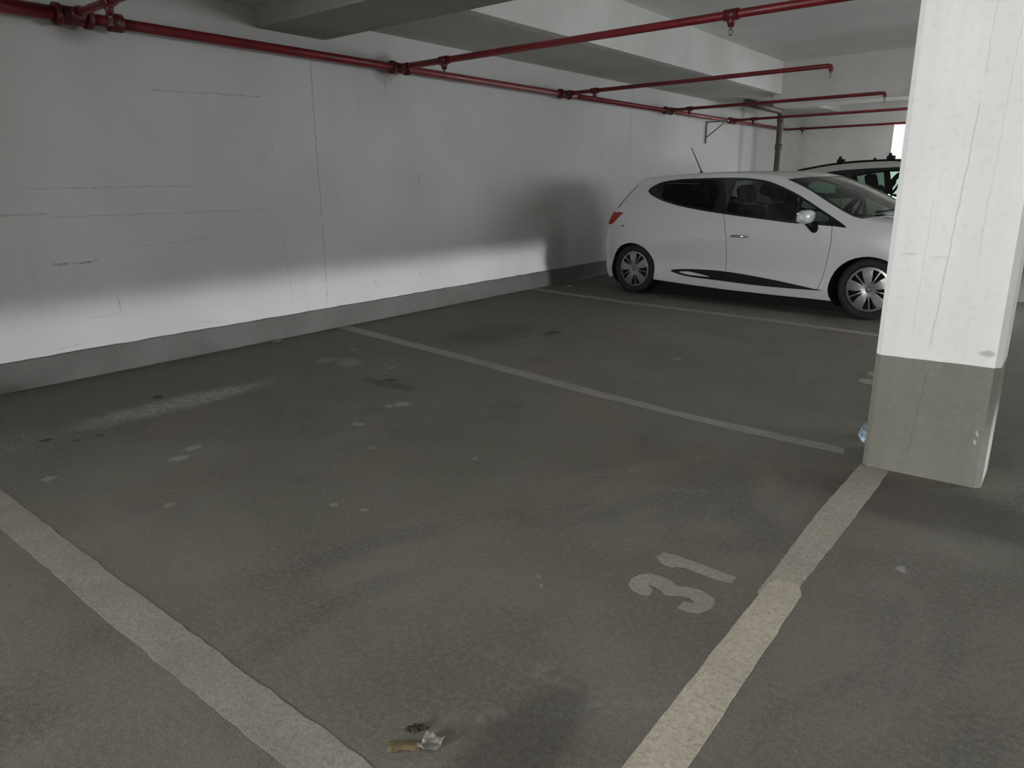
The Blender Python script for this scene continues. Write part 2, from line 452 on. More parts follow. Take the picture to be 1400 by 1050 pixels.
# lowered soffit along the left wall, with a small lip on its edge beam
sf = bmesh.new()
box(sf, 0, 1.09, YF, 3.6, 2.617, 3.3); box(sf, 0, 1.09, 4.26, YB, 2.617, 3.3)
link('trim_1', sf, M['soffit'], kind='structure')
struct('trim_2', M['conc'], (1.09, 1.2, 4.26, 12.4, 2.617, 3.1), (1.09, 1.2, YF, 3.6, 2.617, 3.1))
struct('trim_3', M['beamdim'], (0, XR, 3.6, 4.26, 2.47, 3.3))  # beam concrete darkened so its near face reads as unlit
struct('trim_4', M['conc'], (1.09, XR, 12.4, 12.95, 2.44, 3.3), (1.09, XR, 12.95, YB, 2.78, 3.3))  # second box: unseen slab added to hide a brightly lit soffit edge
bl = bmesh.new()
# plinth with a slightly ragged top edge
N = 240; prev = None
for i in range(N+1):
    y = YF+(YB-YF)*i/N; z = .192+random.uniform(-.003, .003); x = .028
    a = [bl.verts.new(p) for p in ((x, y, 0), (x, y, z-.006), (x-.008, y, z), (0, y, z))]
    if prev:
        for k in range(3): bl.faces.new((prev[k], prev[k+1], a[k+1], a[k]))
    prev = a
link('baseboard_left', bl, M['plinth'], kind='structure')
bb = bmesh.new(); box(bb, .03, XR, YB-.028, YB, 0, .2); link('baseboard_back', bb, M['plinth'], kind='structure')

# pillars: chamfered square columns, white above a grey dado
def pillar(x0, x1, y0, y1, top, label, group=None):
    cx, cy = (x0+x1)/2, (y0+y1)/2; hx, hy, c = (x1-x0)/2, (y1-y0)/2, .022
    pts = [(-hx+c, -hy), (hx-c, -hy), (hx, -hy+c), (hx, hy-c), (hx-c, hy), (-hx+c, hy), (-hx, hy-c), (-hx, -hy+c)]
    bm = bmesh.new(); prism(bm, pts, 0, top)
    o = link('concrete_pillar', bm, M['pillar']); o.location = (cx, cy, 0)
    return tag(o, label, 'pillar', group)
pillar(4.718, 5.178, 3.36, 3.66, 2.468, 'large white concrete pillar with grey base beside the bay marked 31')
pillar(4.87, 5.33, 9.15, 9.53, 3.098, 'far white pillar with grey base showing past the right edge of the big pillar')

# ------------------------------------------------------------------ floor markings
def marking(name, pts, mat, label, cat, z=.0012):
    bm = bmesh.new(); prism(bm, pts, 0.0004, z)
    return tag(link(name, bm, mat), label, cat)
def wob(a, b, n=14, w=.006):
    return [(a[0]+(b[0]-a[0])*i/n+random.uniform(-w, w), a[1]+(b[1]-a[1])*i/n+random.uniform(-w, w)) for i in range(n)]
def poly_wob(P, w=.005):
    out = []
    for i in range(len(P)): out += wob(P[i], P[(i+1) % len(P)], max(2, int(math.dist(P[i], P[(i+1) % len(P)])/.05)), w*.8)
    return out
marking('bay_line', poly_wob([(.06, .895), (1.79, .875), (3.1, .845), (4.28, .826), (4.72, .815), (4.72, .69), (4.12, .705), (3.29, .715), (2.21, .744), (.06, .765)]), M['line'],
        'wide worn line crossing the floor at the lower left of bay 31', 'parking line')
marking('bay_line', poly_wob([(.035, 4.245), (1.9, 3.935), (3.0, 3.728), (3.71, 3.608), (4.6, 3.54), (4.62, 3.46), (4.034, 3.49), (3.046, 3.613), (1.929, 3.812), (.0352, 4.12)]), M['linefar'],
        'grey painted line running from the wall to the big white pillar', 'parking line')
marking('bay_line', poly_wob([(.06, 7.24), (.93, 7.05), (1.58, 6.94), (3.15, 6.74), (4.3, 6.52), (4.7, 6.44), (4.7, 6.34), (4.3, 6.42), (3.15, 6.63), (1.58, 6.83), (.93, 6.94), (.06, 7.13)], .004), M['linefar'],
        'thin faded line along the near side of the parked white hatchback', 'parking line')
marking('aisle_line', poly_wob([(4.722, -1.5), (4.718, 1.1), (4.719, 2.10), (4.74, 2.15), (4.80, 2.16), (4.828, 2.10), (4.838, 1.1), (4.842, -1.5)], .003), M['linebright'],
        'bright cream painted line on the aisle edge at the bottom right', 'parking line', .0018)
marking('aisle_line', poly_wob([(4.712, 2.03), (4.700, 2.75), (4.715, 3.36), (4.835, 3.345), (4.822, 2.58), (4.806, 2.03)], .003), M['linemid'],
        'duller stretch of aisle line leading up to the big pillar foot', 'parking line')
D3 = [(4.449, 1.819), (4.431, 1.802), (4.394, 1.808), (4.366, 1.829), (4.354, 1.869), (4.362, 1.905), (4.387, 1.937), (4.426, 1.941), (4.47, 1.934), (4.491, 1.918), (4.517, 1.931), (4.552, 1.94), (4.586, 1.934), (4.62, 1.92), (4.632, 1.88), (4.627, 1.852), (4.612, 1.817), (4.585, 1.805), (4.548, 1.805), (4.548, 1.85), (4.574, 1.856), (4.574, 1.869), (4.551, 1.879), (4.53, 1.876), (4.502, 1.855), (4.485, 1.849), (4.463, 1.867), (4.434, 1.872), (4.417, 1.873), (4.424, 1.862), (4.44, 1.851)]
D1 = [(4.356, 2.047), (4.358, 2.093), (4.391, 2.098), (4.455, 2.096), (4.508, 2.093), (4.567, 2.087), (4.626, 2.083), (4.624, 2.039), (4.58, 2.031), (4.517, 2.035), (4.461, 2.038), (4.437, 2.032), (4.431, 2.016), (4.389, 2.016)]
D2 = [(4.43, .0), (4.40, .0), (4.37, .02), (4.356, .06), (4.362, .105), (4.39, .135), (4.43, .14), (4.47, .125), (4.575, .05), (4.575, .14), (4.625, .14), (4.625, .0), (4.58, .0), (4.46, .08), (4.42, .09), (4.40, .07), (4.405, .05), (4.43, .045)]
def number(name, label, digits):
    r = thing(name, label, 'floor number', (4.49, digits[0][0][1], 0))
    for pts in digits:
        bm = bmesh.new(); prism(bm, [(p[0]-4.49, p[1]-digits[0][0][1]) for p in poly_wob(pts, .0016)], .0004, .001)
        link('digit', bm, M['digit'], r)
number('painted_bay_number', 'stencilled number 31 painted on the floor beside the cream aisle line', [D3, D1])
number('painted_bay_number', 'half hidden stencilled bay number at the left edge of the big pillar', [[(p[0], p[1]+3.03) for p in D3], [(p[0], p[1]+5.06) for p in D2]])

# ------------------------------------------------------------------ sprinkler pipework
PX, PZ = .113, 2.32
mp = thing('sprinkler_main', 'thick red main pipe running along the left wall below the ceiling', 'pipe', (PX, YF+.3, PZ))
def rel(p, o): return (p[0]-o.location.x, p[1]-o.location.y, p[2]-o.location.z)
bm = bmesh.new(); tube(bm, [rel((PX, YF+.3, PZ), mp), rel((PX, 2.15, PZ), mp)], .044, 18); tube(bm, [rel((PX, 2.1, PZ), mp), rel((PX, 8.0, PZ), mp)], .034, 18); tube(bm, [rel((PX, 7.9, PZ), mp), rel((PX, 16.22, PZ), mp)], .030, 18)
link('pipe', bm, M['red'], mp)
TEES = [2.2, 5.014, 7.767, 10.587, 13.126, 16.2]
for i, y in enumerate(TEES[:-1]):
    bm = bmesh.new()
    R = .056 if i == 0 else .046
    tube(bm, [rel((PX, y-.09, PZ), mp), rel((PX, y+.09, PZ), mp)], R, 18)
    for s in (-1, 1): tube(bm, [rel((PX, y+s*.09-.018, PZ), mp), rel((PX, y+s*.09+.018, PZ), mp)], R+.010, 18)
    tube(bm, [rel((PX, y, PZ), mp), rel((PX+.12, y, PZ+.006), mp)], R*.72, 16)
    link('coupling', bm, M['dred'], mp)
    if i == 0:
        bm = bmesh.new(); tube(bm, [rel((PX, y+.22, PZ), mp), rel((PX, y+.30, PZ), mp)], .058, 18); link('coupling', bm, M['dred'], mp)

def head(parent, x, y, z, r, drop=True, plain=False):
    o = parent.location
    bm = bmesh.new()
    q = lambda dx, dz: (x+dx-o.x, y-o.y, z+dz-o.z)
    if not plain:
        tube(bm, [q(-.05, 0), q(.05, 0)], r+.009, 14)
        tube(bm, [q(0, 0), q(0, -.045), q(0, -.075)], [r*1.15, r*1.05, r*.7], 14)
    h = link('outlet', bm, M['dred'], parent)
    bm = bmesh.new()
    tube(bm, [q(0, -.07), q(0, -.092)], .010, 10)
    for s in (-1, 1): tube(bm, [q(s*.009, -.09), q(s*.013, -.105), q(s*.004, -.122)], .0028, 6)
    lathe(bm, [(0, -.001), (.016, 0), (.016, .002), (0, .002)], Matrix.Translation(Vector(q(0, -.126))), 12)
    link('spray_nozzle', bm, M['brass'], h)

BR = [  # y, end x, radius, heads, elbow at end, label
    (2.2, 3.9, .024, [.62, 3.3], False, 'red branch pipe leaving the main at the top left corner of the view'),
    (5.014, 6.2, .028, [.68, 3.295], False, 'nearest long red branch pipe crossing the ceiling to the top edge'),
    (7.767, 3.205, .023, [.54], True, 'second red branch pipe ending in a down elbow against the grey beam'),
    (10.587, 3.12, .023, [.465], True, 'third red branch pipe ending in a down elbow left of the big pillar'),
    (13.126, 5.2, .023, [.51], False, 'fourth thin red branch pipe passing behind the big pillar'),
    (16.2, 5.2, .023, [.44], False, 'farthest red branch pipe running along the back wall above the bright opening')]
for y, xe, r, hs, elbow, lab in BR:
    z = PZ if y > 16 else PZ+.006
    b = thing('sprinkler_branch', lab, 'pipe', (PX, y, z), 0, 'red sprinkler branch pipes')
    bm = bmesh.new()
    x0 = .122 if y < 16 else .034
    if elbow:
        tube(bm, [(x0, 0, 0), (xe-PX-.03, 0, 0), (xe-PX-.008, 0, -.006), (xe-PX, 0, -.03), (xe-PX, 0, -.05)], r, 14)
    else: tube(bm, [(x0, 0, 0), (xe-PX, 0, 0)], r, 14)
    link('pipe', bm, M['red'], b)
    for hx in hs: head(b, hx, y, z, r)
    if elbow: head(b, xe, y, z+.015, r, plain=True)

bk = thing('wall_bracket', 'grey steel angle bracket with a diagonal brace on the left wall under the main pipe', 'bracket', (0, 12.28, 1.91))
bm = bmesh.new(); box(bm, 0, .03, -.025, .025, 0, .36); link('upright', bm, M['steel'], bk)
bm = bmesh.new(); box(bm, .03, .4, -.015, .015, .335, .36); link('arm', bm, M['steel'], bk)
bm = bmesh.new(); tube(bm, [(.02, 0, .1), (.36, 0, .345)], .011, 8); link('brace', bm, M['steel'], bk)

dp = thing('drain_pipe', 'dark brown drain pipe dropping from the soffit at the back left corner', 'pipe', (.53, 14.5, 0))
bm = bmesh.new()
tube(bm, [(0.03, -1.9, 2.555), (.01, -.2, 2.55), (0, -.06, 2.54), (0, 0, 2.48), (0, 0, 2.4), (0, 0, 0)], .058, 18); link('pipe', bm, M['drain'], dp)
for z in (.4, 1.9, 2.4):
    bm = bmesh.new(); tube(bm, [(0, 0, z-.05), (0, 0, z+.05)], .068, 18); link('collar', bm, M['drain'], dp)

# ------------------------------------------------------------------ cars
def interp(x, xs, ys):
    if x <= xs[0]: return ys[0]
    for i in range(len(xs)-1):
        if x <= xs[i+1]:
            t = (x-xs[i])/(xs[i+1]-xs[i])
            m = lambda k: 0 if k <= 0 or k >= len(xs)-1 else (ys[k+1]-ys[k-1])/(xs[k+1]-xs[k-1])
            h = xs[i+1]-xs[i]; a, b = ys[i], ys[i+1]
            return (2*t**3-3*t*t+1)*a+(t**3-2*t*t+t)*h*m(i)+(-2*t**3+3*t*t)*b+(t**3-t*t)*h*m(i+1)
    return ys[-1]

def build_car(S, label, loc, rz):
    car = thing(S['name'], label, 'car', loc, rz)
    P = S['paint']
    (wr, wf), rw, zw = S['wheels'], S['r'], S['zw']
    def W(x, z):
        w = interp(x, *S['plan'])+interp(z, *S['tumble'])
        for c in (wr, wf):
            d = math.hypot(x-c, z-zw)
            w += .014*math.exp(-((d-S['ar']-.015)/.055)**2)
        return w
    SUB = 4
    E = catmull(S['edge'], SUB)
    Srow = [math.sin(PI/2*k/14) for k in range(-14, 15)]
    pw = 2.4
    def rib(e, s, off=0):
        c = max(0, 1-abs(s)**pw)**(1/pw)
        return Vector((e[0]+(e[2]-e[0])*c, s*W(e[0], e[1]), e[1]+(e[3]-e[1])*c))
    # body: ribbon over the top plus both side skins
    bm = bmesh.new()
    grid = [[bm.verts.new(rib(e, s)) for s in Srow] for e in E]
    (b0, b1, bs), (w0, w1, ws) = S['back'], S['screen']
    b0, b1, w0, w1 = [k*SUB for k in (b0, b1, w0, w1)]
    def inglass(i, k):
        s = (Srow[k]+Srow[k+1])/2
        return (b0 <= i < b1 and abs(s) < bs) or (w0 <= i < w1 and abs(s) < ws)
    for i in range(len(E)-1):
        for k in range(len(Srow)-1):
            if not inglass(i, k): bm.faces.new((grid[i][k], grid[i][k+1], grid[i+1][k+1], grid[i+1][k]))
    outline = [(e[0], e[1]) for e in E]
    def arch(c, r0):
        rz_ = S['arz']
        a0 = math.asin(max(-1, min(1, (r0-zw)/rz_)))
        return [(c+S['ar']*math.cos(a0+(PI-2*a0)*k/22), zw+rz_*math.sin(a0+(PI-2*a0)*k/22)) for k in range(23)]
    af, ar = arch(wf, S['sillz'][1]), arch(wr, S['sillz'][0])
    bottom = af[:]+[(x, z) for x, z in S['sill']]+ar
    outline = outline+[p for p in bottom]
    win = catmull(S['window'], 3, True) if S.get('smoothwin', 1) else S['window']
    door = S['door']; gap = inset(door, .005)
    V, _, F = cdt(outline, [win, door, gap], .06)
    dface = []
    for side in (-1, 1):
        vm = {}
        def gv(i):
            if i not in vm: vm[i] = bm.verts.new((V[i].x, side*W(V[i].x, V[i].y), V[i].y))
            return vm[i]
        for f in F:
            c = (sum(V[i].x for i in f)/len(f), sum(V[i].y for i in f)/len(f))
            if pip(c, win) or pip(c, door): continue
            bm.faces.new([gv(i) for i in f])
    bmesh.ops.remove_doubles(bm, verts=bm.verts[:], dist=.0008)
    body = link('body', bm, P, car, smooth=True)
    def patch(name, poly, side, off, thick, mat, parent, holes=(), g=.06, test=None, dome=0):
        V2, _, F2 = cdt(poly, holes, g)
        bm = bmesh.new(); fr = {}; ed = {}
        for f in F2:
            c = (sum(V2[i].x for i in f)/len(f), sum(V2[i].y for i in f)/len(f))
            if any(pip(c, h) for h in holes): continue
            if test and not test(c): continue
            for i in f:
                if i not in fr: fr[i] = bm.verts.new((V2[i].x, side*(W(V2[i].x, V2[i].y)+off), V2[i].y))
            bm.faces.new([fr[i] for i in f])
            for a in range(3):
                k = tuple(sorted((f[a], f[(a+1) % 3]))); ed[k] = ed.get(k, 0)+1
        if thick:
            lo = {}
            for (a, b), n in ed.items():
                if n == 1:
                    for i in (a, b):
                        if i not in lo: lo[i] = bm.verts.new((V2[i].x, side*(W(V2[i].x, V2[i].y)+off-thick), V2[i].y))
                    bm.faces.new((fr[a], fr[b], lo[b], lo[a]))
        o = link(name, bm, mat, parent)
        for p in o.data.polygons: p.use_smooth = True
        try: o.data.set_sharp_from_angle(angle=.7)
        except Exception: pass
        return o
    panes = []
    ins = inset(win, S['frame'])
    for (xa, xb, gm) in S['panes']:
        panes.append((clipx(clipx(ins, xa, False), xb, True), gm))
    for side in (-1, 1):
        d = patch('door', gap, side, 0, .02, P, car, holes=(win,), g=.06)
        hx, hz = S['handle']
        bm = bmesh.new()
        yy = lambda x, z, o: side*(W(x, z)+o)
        tube(bm, [(hx, yy(hx, hz, -.004), hz), (hx+.02, yy(hx, hz, .022), hz+.004), (hx+.1, yy(hx+.1, hz, .032), hz+.006), (hx+.18, yy(hx+.18, hz, .024), hz+.002), (hx+.2, yy(hx+.2, hz, -.004), hz)], [.011, .013, .015, .013, .011], 10)
        link('door_handle', bm, M['chrome'] if S.get('chromehandle') else P, d)
        patch('window_trim', win, side, -.003, .012, M['gloss'], car, holes=[p for p, _ in panes], g=.05)
        for p, gm in panes:
            patch('side_window', p, side, -.006, 0, M[gm], car, g=.08)
        if S.get('clad'):
            c = patch('side_cladding', catmull(S['clad'], 4, True), side, .016, .03, M['black'], car, g=.05)
            patch('cladding_highlight', catmull(S['clad2'], 4, True), side, .024, .012, P, c, g=.04)
        # wheel arch liners
        for c in (wr, wf):
            bm = bmesh.new(); A = arch(c, .1); n = len(A)
            a = [bm.verts.new((x, side*(W(x, z)-.004), z)) for x, z in A]; b = [bm.verts.new((x, side*.5, z)) for x, z in A]
            for i in range(n-1): bm.faces.new((a[i], a[i+1], b[i+1], b[i]))
            bm.faces.new(b)
            link('wheel_arch_liner', bm, M['liner'], car)
        # tail lamp: side patch joined with the wrap onto the tail
        bm = bmesh.new()
        tl = S['tail']
        vs2, _, fs2 = cdt(tl, (), .05)
        vv = [bm.verts.new((v.x, side*(W(v.x, v.y)+.006), v.y)) for v in vs2]
        for f in fs2: bm.faces.new([vv[i] for i in f])
        rows = [e for e in E[:len(E)//2] if S['tailz'][0] <= e[1] <= S['tailz'][1]]
        ss = [s for s in Srow if S['tails'] <= s]
        gg = []
        for e in rows:
            r_ = []
            for s in ss:
                p = rib(e, s*side); r_.append(bm.verts.new(p+Vector((-.008, side*.006, 0))))
            gg.append(r_)
        for i in range(len(gg)-1):
            for k in range(len(ss)-1): bm.faces.new((gg[i][k], gg[i][k+1], gg[i+1][k+1], gg[i+1][k]))
        link('tail_light', bm, M['redlens'], car, smooth=True)
        # head lamp wrap
        bm = bmesh.new()
        rows = [e for e in E[len(E)//2:] if S['headz'][0] <= e[1] <= S['headz'][1] and e[0] > S['headx']]
        ss = [s for s in Srow if s >= .55]
        gg = [[bm.verts.new(rib(e, s*side)+Vector((.008, side*.006, .003))) for s in ss] for e in rows]
        for i in range(len(gg)-1):
            for k in range(len(ss)-1): bm.faces.new((gg[i][k], gg[i][k+1], gg[i+1][k+1], gg[i+1][k]))
        link('headlight', bm, M['lamp'], car, smooth=True)
        # mirror
        mx, my, mz = S['mirror']
        bm = bmesh.new()
        bmesh.ops.create_uvsphere(bm, u_segments=28, v_segments=18, radius=1)
        for v in bm.verts:
            u = v.co.copy()
            sg = lambda q, p: math.copysign(abs(q)**p, q)
            q = Vector((sg(u.x, .75), sg(u.y, .7), sg(u.z, .75)))
            v.co = Vector((mx+.075*q.x*(1 if q.x > 0 else .55), side*(my+.125*q.y), mz+.064*q.z*(1-.12*q.y)))
        mo = link('door_mirror', bm, P, car, smooth=True)
        bm = bmesh.new()
        tube(bm, [(mx+.06, side*(my-.15), mz-.13), (mx+.04, side*(my-.10), mz-.09), (mx+.01, side*(my-.05), mz-.045)], [.05, .042, .036], 12)
        link('mirror_arm', bm, M['black'], mo, smooth=True)
        bm = bmesh.new(); tube(bm, [(mx+.055, side*(my-.09), mz-.042), (mx+.062, side*my, mz-.046), (mx+.03, side*(my+.10), mz-.038)], [.006, .009, .006], 8)
        link('mirror_chrome_strip', bm, M['chrome'], mo)
        bm = bmesh.new(); rbox(bm, (mx-.034, side*my, mz), (.012, .17, .08), .005); link('mirror_glass', bm, M['chrome'], mo)
    # glazing of the ribbon
    for nm, (i0, i1, sl), gm in (('windscreen', (w0, w1, ws), 'screen'), ('rear_window', (b0, b1, bs), 'glassd')):
        bm = bmesh.new()
        ks = [k for k in range(len(Srow)-1) if abs((Srow[k]+Srow[k+1])/2) < sl]
        gl = [[bm.verts.new(rib(E[i], Srow[k])-Vector((0, 0, .003))) for k in range(ks[0], ks[-1]+2)] for i in range(i0, i1+1)]
        for i in range(len(gl)-1):
            for k in range(len(gl[0])-1):
                f = bm.faces.new((gl[i][k], gl[i][k+1], gl[i+1][k+1], gl[i+1][k]))
                if k in (0, len(gl[0])-2) or (i >= len(gl)-2 and nm == 'windscreen') or (i == 0 and nm != 'windscreen'): f.material_index = 1
        link(nm, bm, [M[gm], M['gloss']], car, smooth=True)
    # wipers lying at the foot of the windscreen
    eb = E[w1-1]; em = E[w1-3]
    for s0, s1 in ((-.1, -.72), (.5, -.05)):
        bm = bmesh.new()
        tube(bm, [rib(eb, s0)+Vector((.03, 0, .012)), rib(em, (s0+s1)/2)+Vector((.01, 0, .022)), rib(em, s1)+Vector((0, 0, .014))], .009, 8)
        link('wiper', bm, M['black'], car)
    # bonnet shut line
    for sg in (-1, 1):
        bm = bmesh.new()
        tube(bm, [rib(e, sg*s)+Vector((0, 0, .0005)) for e, s in zip(E[w1+1:w1+13], [.80+.012*i for i in range(12)])], .003, 6)
        link('bonnet_seam', bm, M['black'], car)
    # grille and plate
    gx = E[-SUB*2]
    bm = bmesh.new()
    rows = [e for e in E[len(E)//2:] if .28 <= e[1] <= .56 and e[0] > S['headx']]
    ss = [s for s in Srow if abs(s) < .5]
    gg = [[bm.verts.new(rib(e, s)+Vector((.006, 0, 0))) for s in ss] for e in rows]
    for i in range(len(gg)-1):
        for k in range(len(ss)-1): bm.faces.new((gg[i][k], gg[i][k+1], gg[i+1][k+1], gg[i+1][k]))
    link('grille', bm, M['black'], car, smooth=True)
    # underbody, cabin floor, door cards, dash
    bm = bmesh.new(); x1 = S['edge'][-1][0]
    box(bm, .25, x1-.15, -.62, .62, .022, .20); box(bm, .3, x1-.2, -.5, .5, .19, .27); box(bm, wr+S['ar']+.01, wf-S['ar']-.01, -.78, .78, .15, .27); link('underbody_light_block', bm, M['liner'], car)  # first box hangs near the floor to stop low light passing under
    zb = S['beltz']
    bm = bmesh.new()
    box(bm, .55, 1.15, -.66, .66, .3, zb-.02); box(bm, wr+S['ar']+.02, wf-S['ar']-.1, -.70, .70, .271, .42)
    for s in (-1, 1): box(bm, 1.15, 2.75, s*.70, s*.745, .28, zb-.06)
    link('cabin_lining', bm, M['seat'], car)
    bm = bmesh.new(); rbox(bm, (2.86, 0, zb-.19), (.46, 1.36, .34), .08, 4); link('dashboard', bm, M['black'], car)
    def seat(x, y, wd, rear=False):
        bm = bmesh.new()
        tl_ = Matrix.Rotation(-.30, 3, 'Y')
        rbox(bm, (x+.26, y, .45), (.48, wd, .16), .05, 3)
        rbox(bm, (x-.03, y, zb-.14), (.15, wd*.96, .62), .06, 4, tl_)
        so = link('rear_bench' if rear else 'front_seat', bm, M['seat'], car, smooth=True)
        if rear and S.get('lowrear'):
            for v in so.data.vertices: v.co.z = min(v.co.z, zb+.01)
            return
        for dy in ((-.35, 0.35) if rear else (0,)):
            bm = bmesh.new(); rbox(bm, (x-.155, y+dy, zb+S['hrz']), (.11, .26, .19), .045, 4, tl_)
            for q in (-.06, .06): tube(bm, [(x-.14, y+dy+q, zb+.08), (x-.15, y+dy+q, zb+S['hrz'])], .007, 6)
            link('headrest', bm, M['seat'], so, smooth=True)
    seat(S['fseat'], .36, .50); seat(S['fseat'], -.36, .50); seat(S['rseat'], 0, 1.2, True)
    bm = bmesh.new()
    Rw = Matrix.Translation(S['sw']) @ Matrix.Rotation(-1.08, 4, 'Y')
    tube(bm, [Rw @ Vector((.185*math.cos(2*PI*k/32), .185*math.sin(2*PI*k/32), 0)) for k in range(33)], .017, 10, caps=False)
    for a in (0, PI*.75, PI*1.25): tube(bm, [Rw @ Vector((.18*math.cos(a), .18*math.sin(a), 0)), Rw @ Vector((0, 0, .03))], .018, 8)
    lathe(bm, [(0, .0), (.06, 0), (.06, .05), (0, .05)], Rw, 20)
    link('steering_wheel', bm, M['black'], car)
    bm = bmesh.new(); ew = E[w0+3]; p = rib(ew, 0)
    rbox(bm, (p.x-.08, 0, p.z-.075), (.03, .22, .065), .012); tube(bm, [(p.x-.08, 0, p.z-.05), (p.x-.02, 0, p.z-.005)], .01, 8)
    link('rear_view_mirror', bm, M['black'], car)
    # wheels
    def wheel(x, side):
        w = bpy.data.objects.new('wheel', None); COL.objects.link(w); w.parent = car
        w.location = (x, side*(W(x, zw+.05)-.125), zw)
        Mx = Matrix.Rotation(-side*PI/2, 4, 'X')
        bm = bmesh.new()
        prof = [(rw*.70, -.085), (rw*.80, -.098), (rw*.93, -.095), (rw*.985, -.078), (rw, -.05), (rw, .05), (rw*.985, .078), (rw*.93, .095), (rw*.80, .098), (rw*.715, .088), (rw*.70, .06)]
        lathe(bm, prof, Mx, 56); link('tyre', bm, M['rubber'], w)
        bm = bmesh.new(); lathe(bm, [(0, .03), (rw*.7, .035), (rw*.71, .07)], Mx, 40); link('brake_disc', bm, M['liner'], w)
        # cover: five broad spokes, slim ribs between
        R0 = rw*.725; bm = bmesh.new()
        circ = [(R0*math.cos(2*PI*k/80), R0*math.sin(2*PI*k/80)) for k in range(80)]
        holes = []
        for k in range(5):
            a0 = S['spin']+k*2*PI/5
            for sg in (-1, 1):
                am = a0+PI/5
                ro, ri = R0*.885, R0*.30
                h = []
                for j in range(7):
                    a = am+sg*(.035+(.36-.035)*j/6); h.append((ro*math.cos(a), ro*math.sin(a)))
                h += [(R0*.62*math.cos(am+sg*.30), R0*.62*math.sin(am+sg*.30)), (R0*.33*math.cos(am+sg*.22), R0*.33*math.sin(am+sg*.22)), (ri*math.cos(am+sg*.11), ri*math.sin(am+sg*.11)), (R0*.5*math.cos(am+sg*.045), R0*.5*math.sin(am+sg*.045))]
                holes.append(h)
        V3, _, F3 = cdt(circ, holes, R0*.12)
        hz_ = lambda x_, y_: .092-.012*(math.hypot(x_, y_)/R0)**4-.010*math.exp(-(math.hypot(x_, y_)/(R0*.3))**2)
        up = {}; dn = {}; ed = {}
        for f in F3:
            c = (sum(V3[i].x for i in f)/3, sum(V3[i].y for i in f)/3)
            if any(pip(c, h) for h in holes): continue
            for i in f:
                if i not in up: up[i] = bm.verts.new(Mx @ Vector((V3[i].x, V3[i].y, hz_(V3[i].x, V3[i].y))))
            bm.faces.new([up[i] for i in f])
            for a in range(3):
                k = tuple(sorted((f[a], f[(a+1) % 3]))); ed[k] = ed.get(k, 0)+1
        for (a, b), n in ed.items():
            if n == 1:
                for i in (a, b):
                    if i not in dn: dn[i] = bm.verts.new(Mx @ Vector((V3[i].x*.99, V3[i].y*.99, .06)))
                bm.faces.new((up[a], up[b], dn[b], dn[a]))
        cv = link('wheel_cover', bm, M['alloy'], w)
        bm = bmesh.new(); lathe(bm, [(0, .096), (.026, .094), (.03, .085)], Mx, 24); link('hub_cap', bm, M['steel'], cv)
    for x in (wr, wf):
        for s in (-1, 1): wheel(x, s)
    return car, rib, E, W, patch

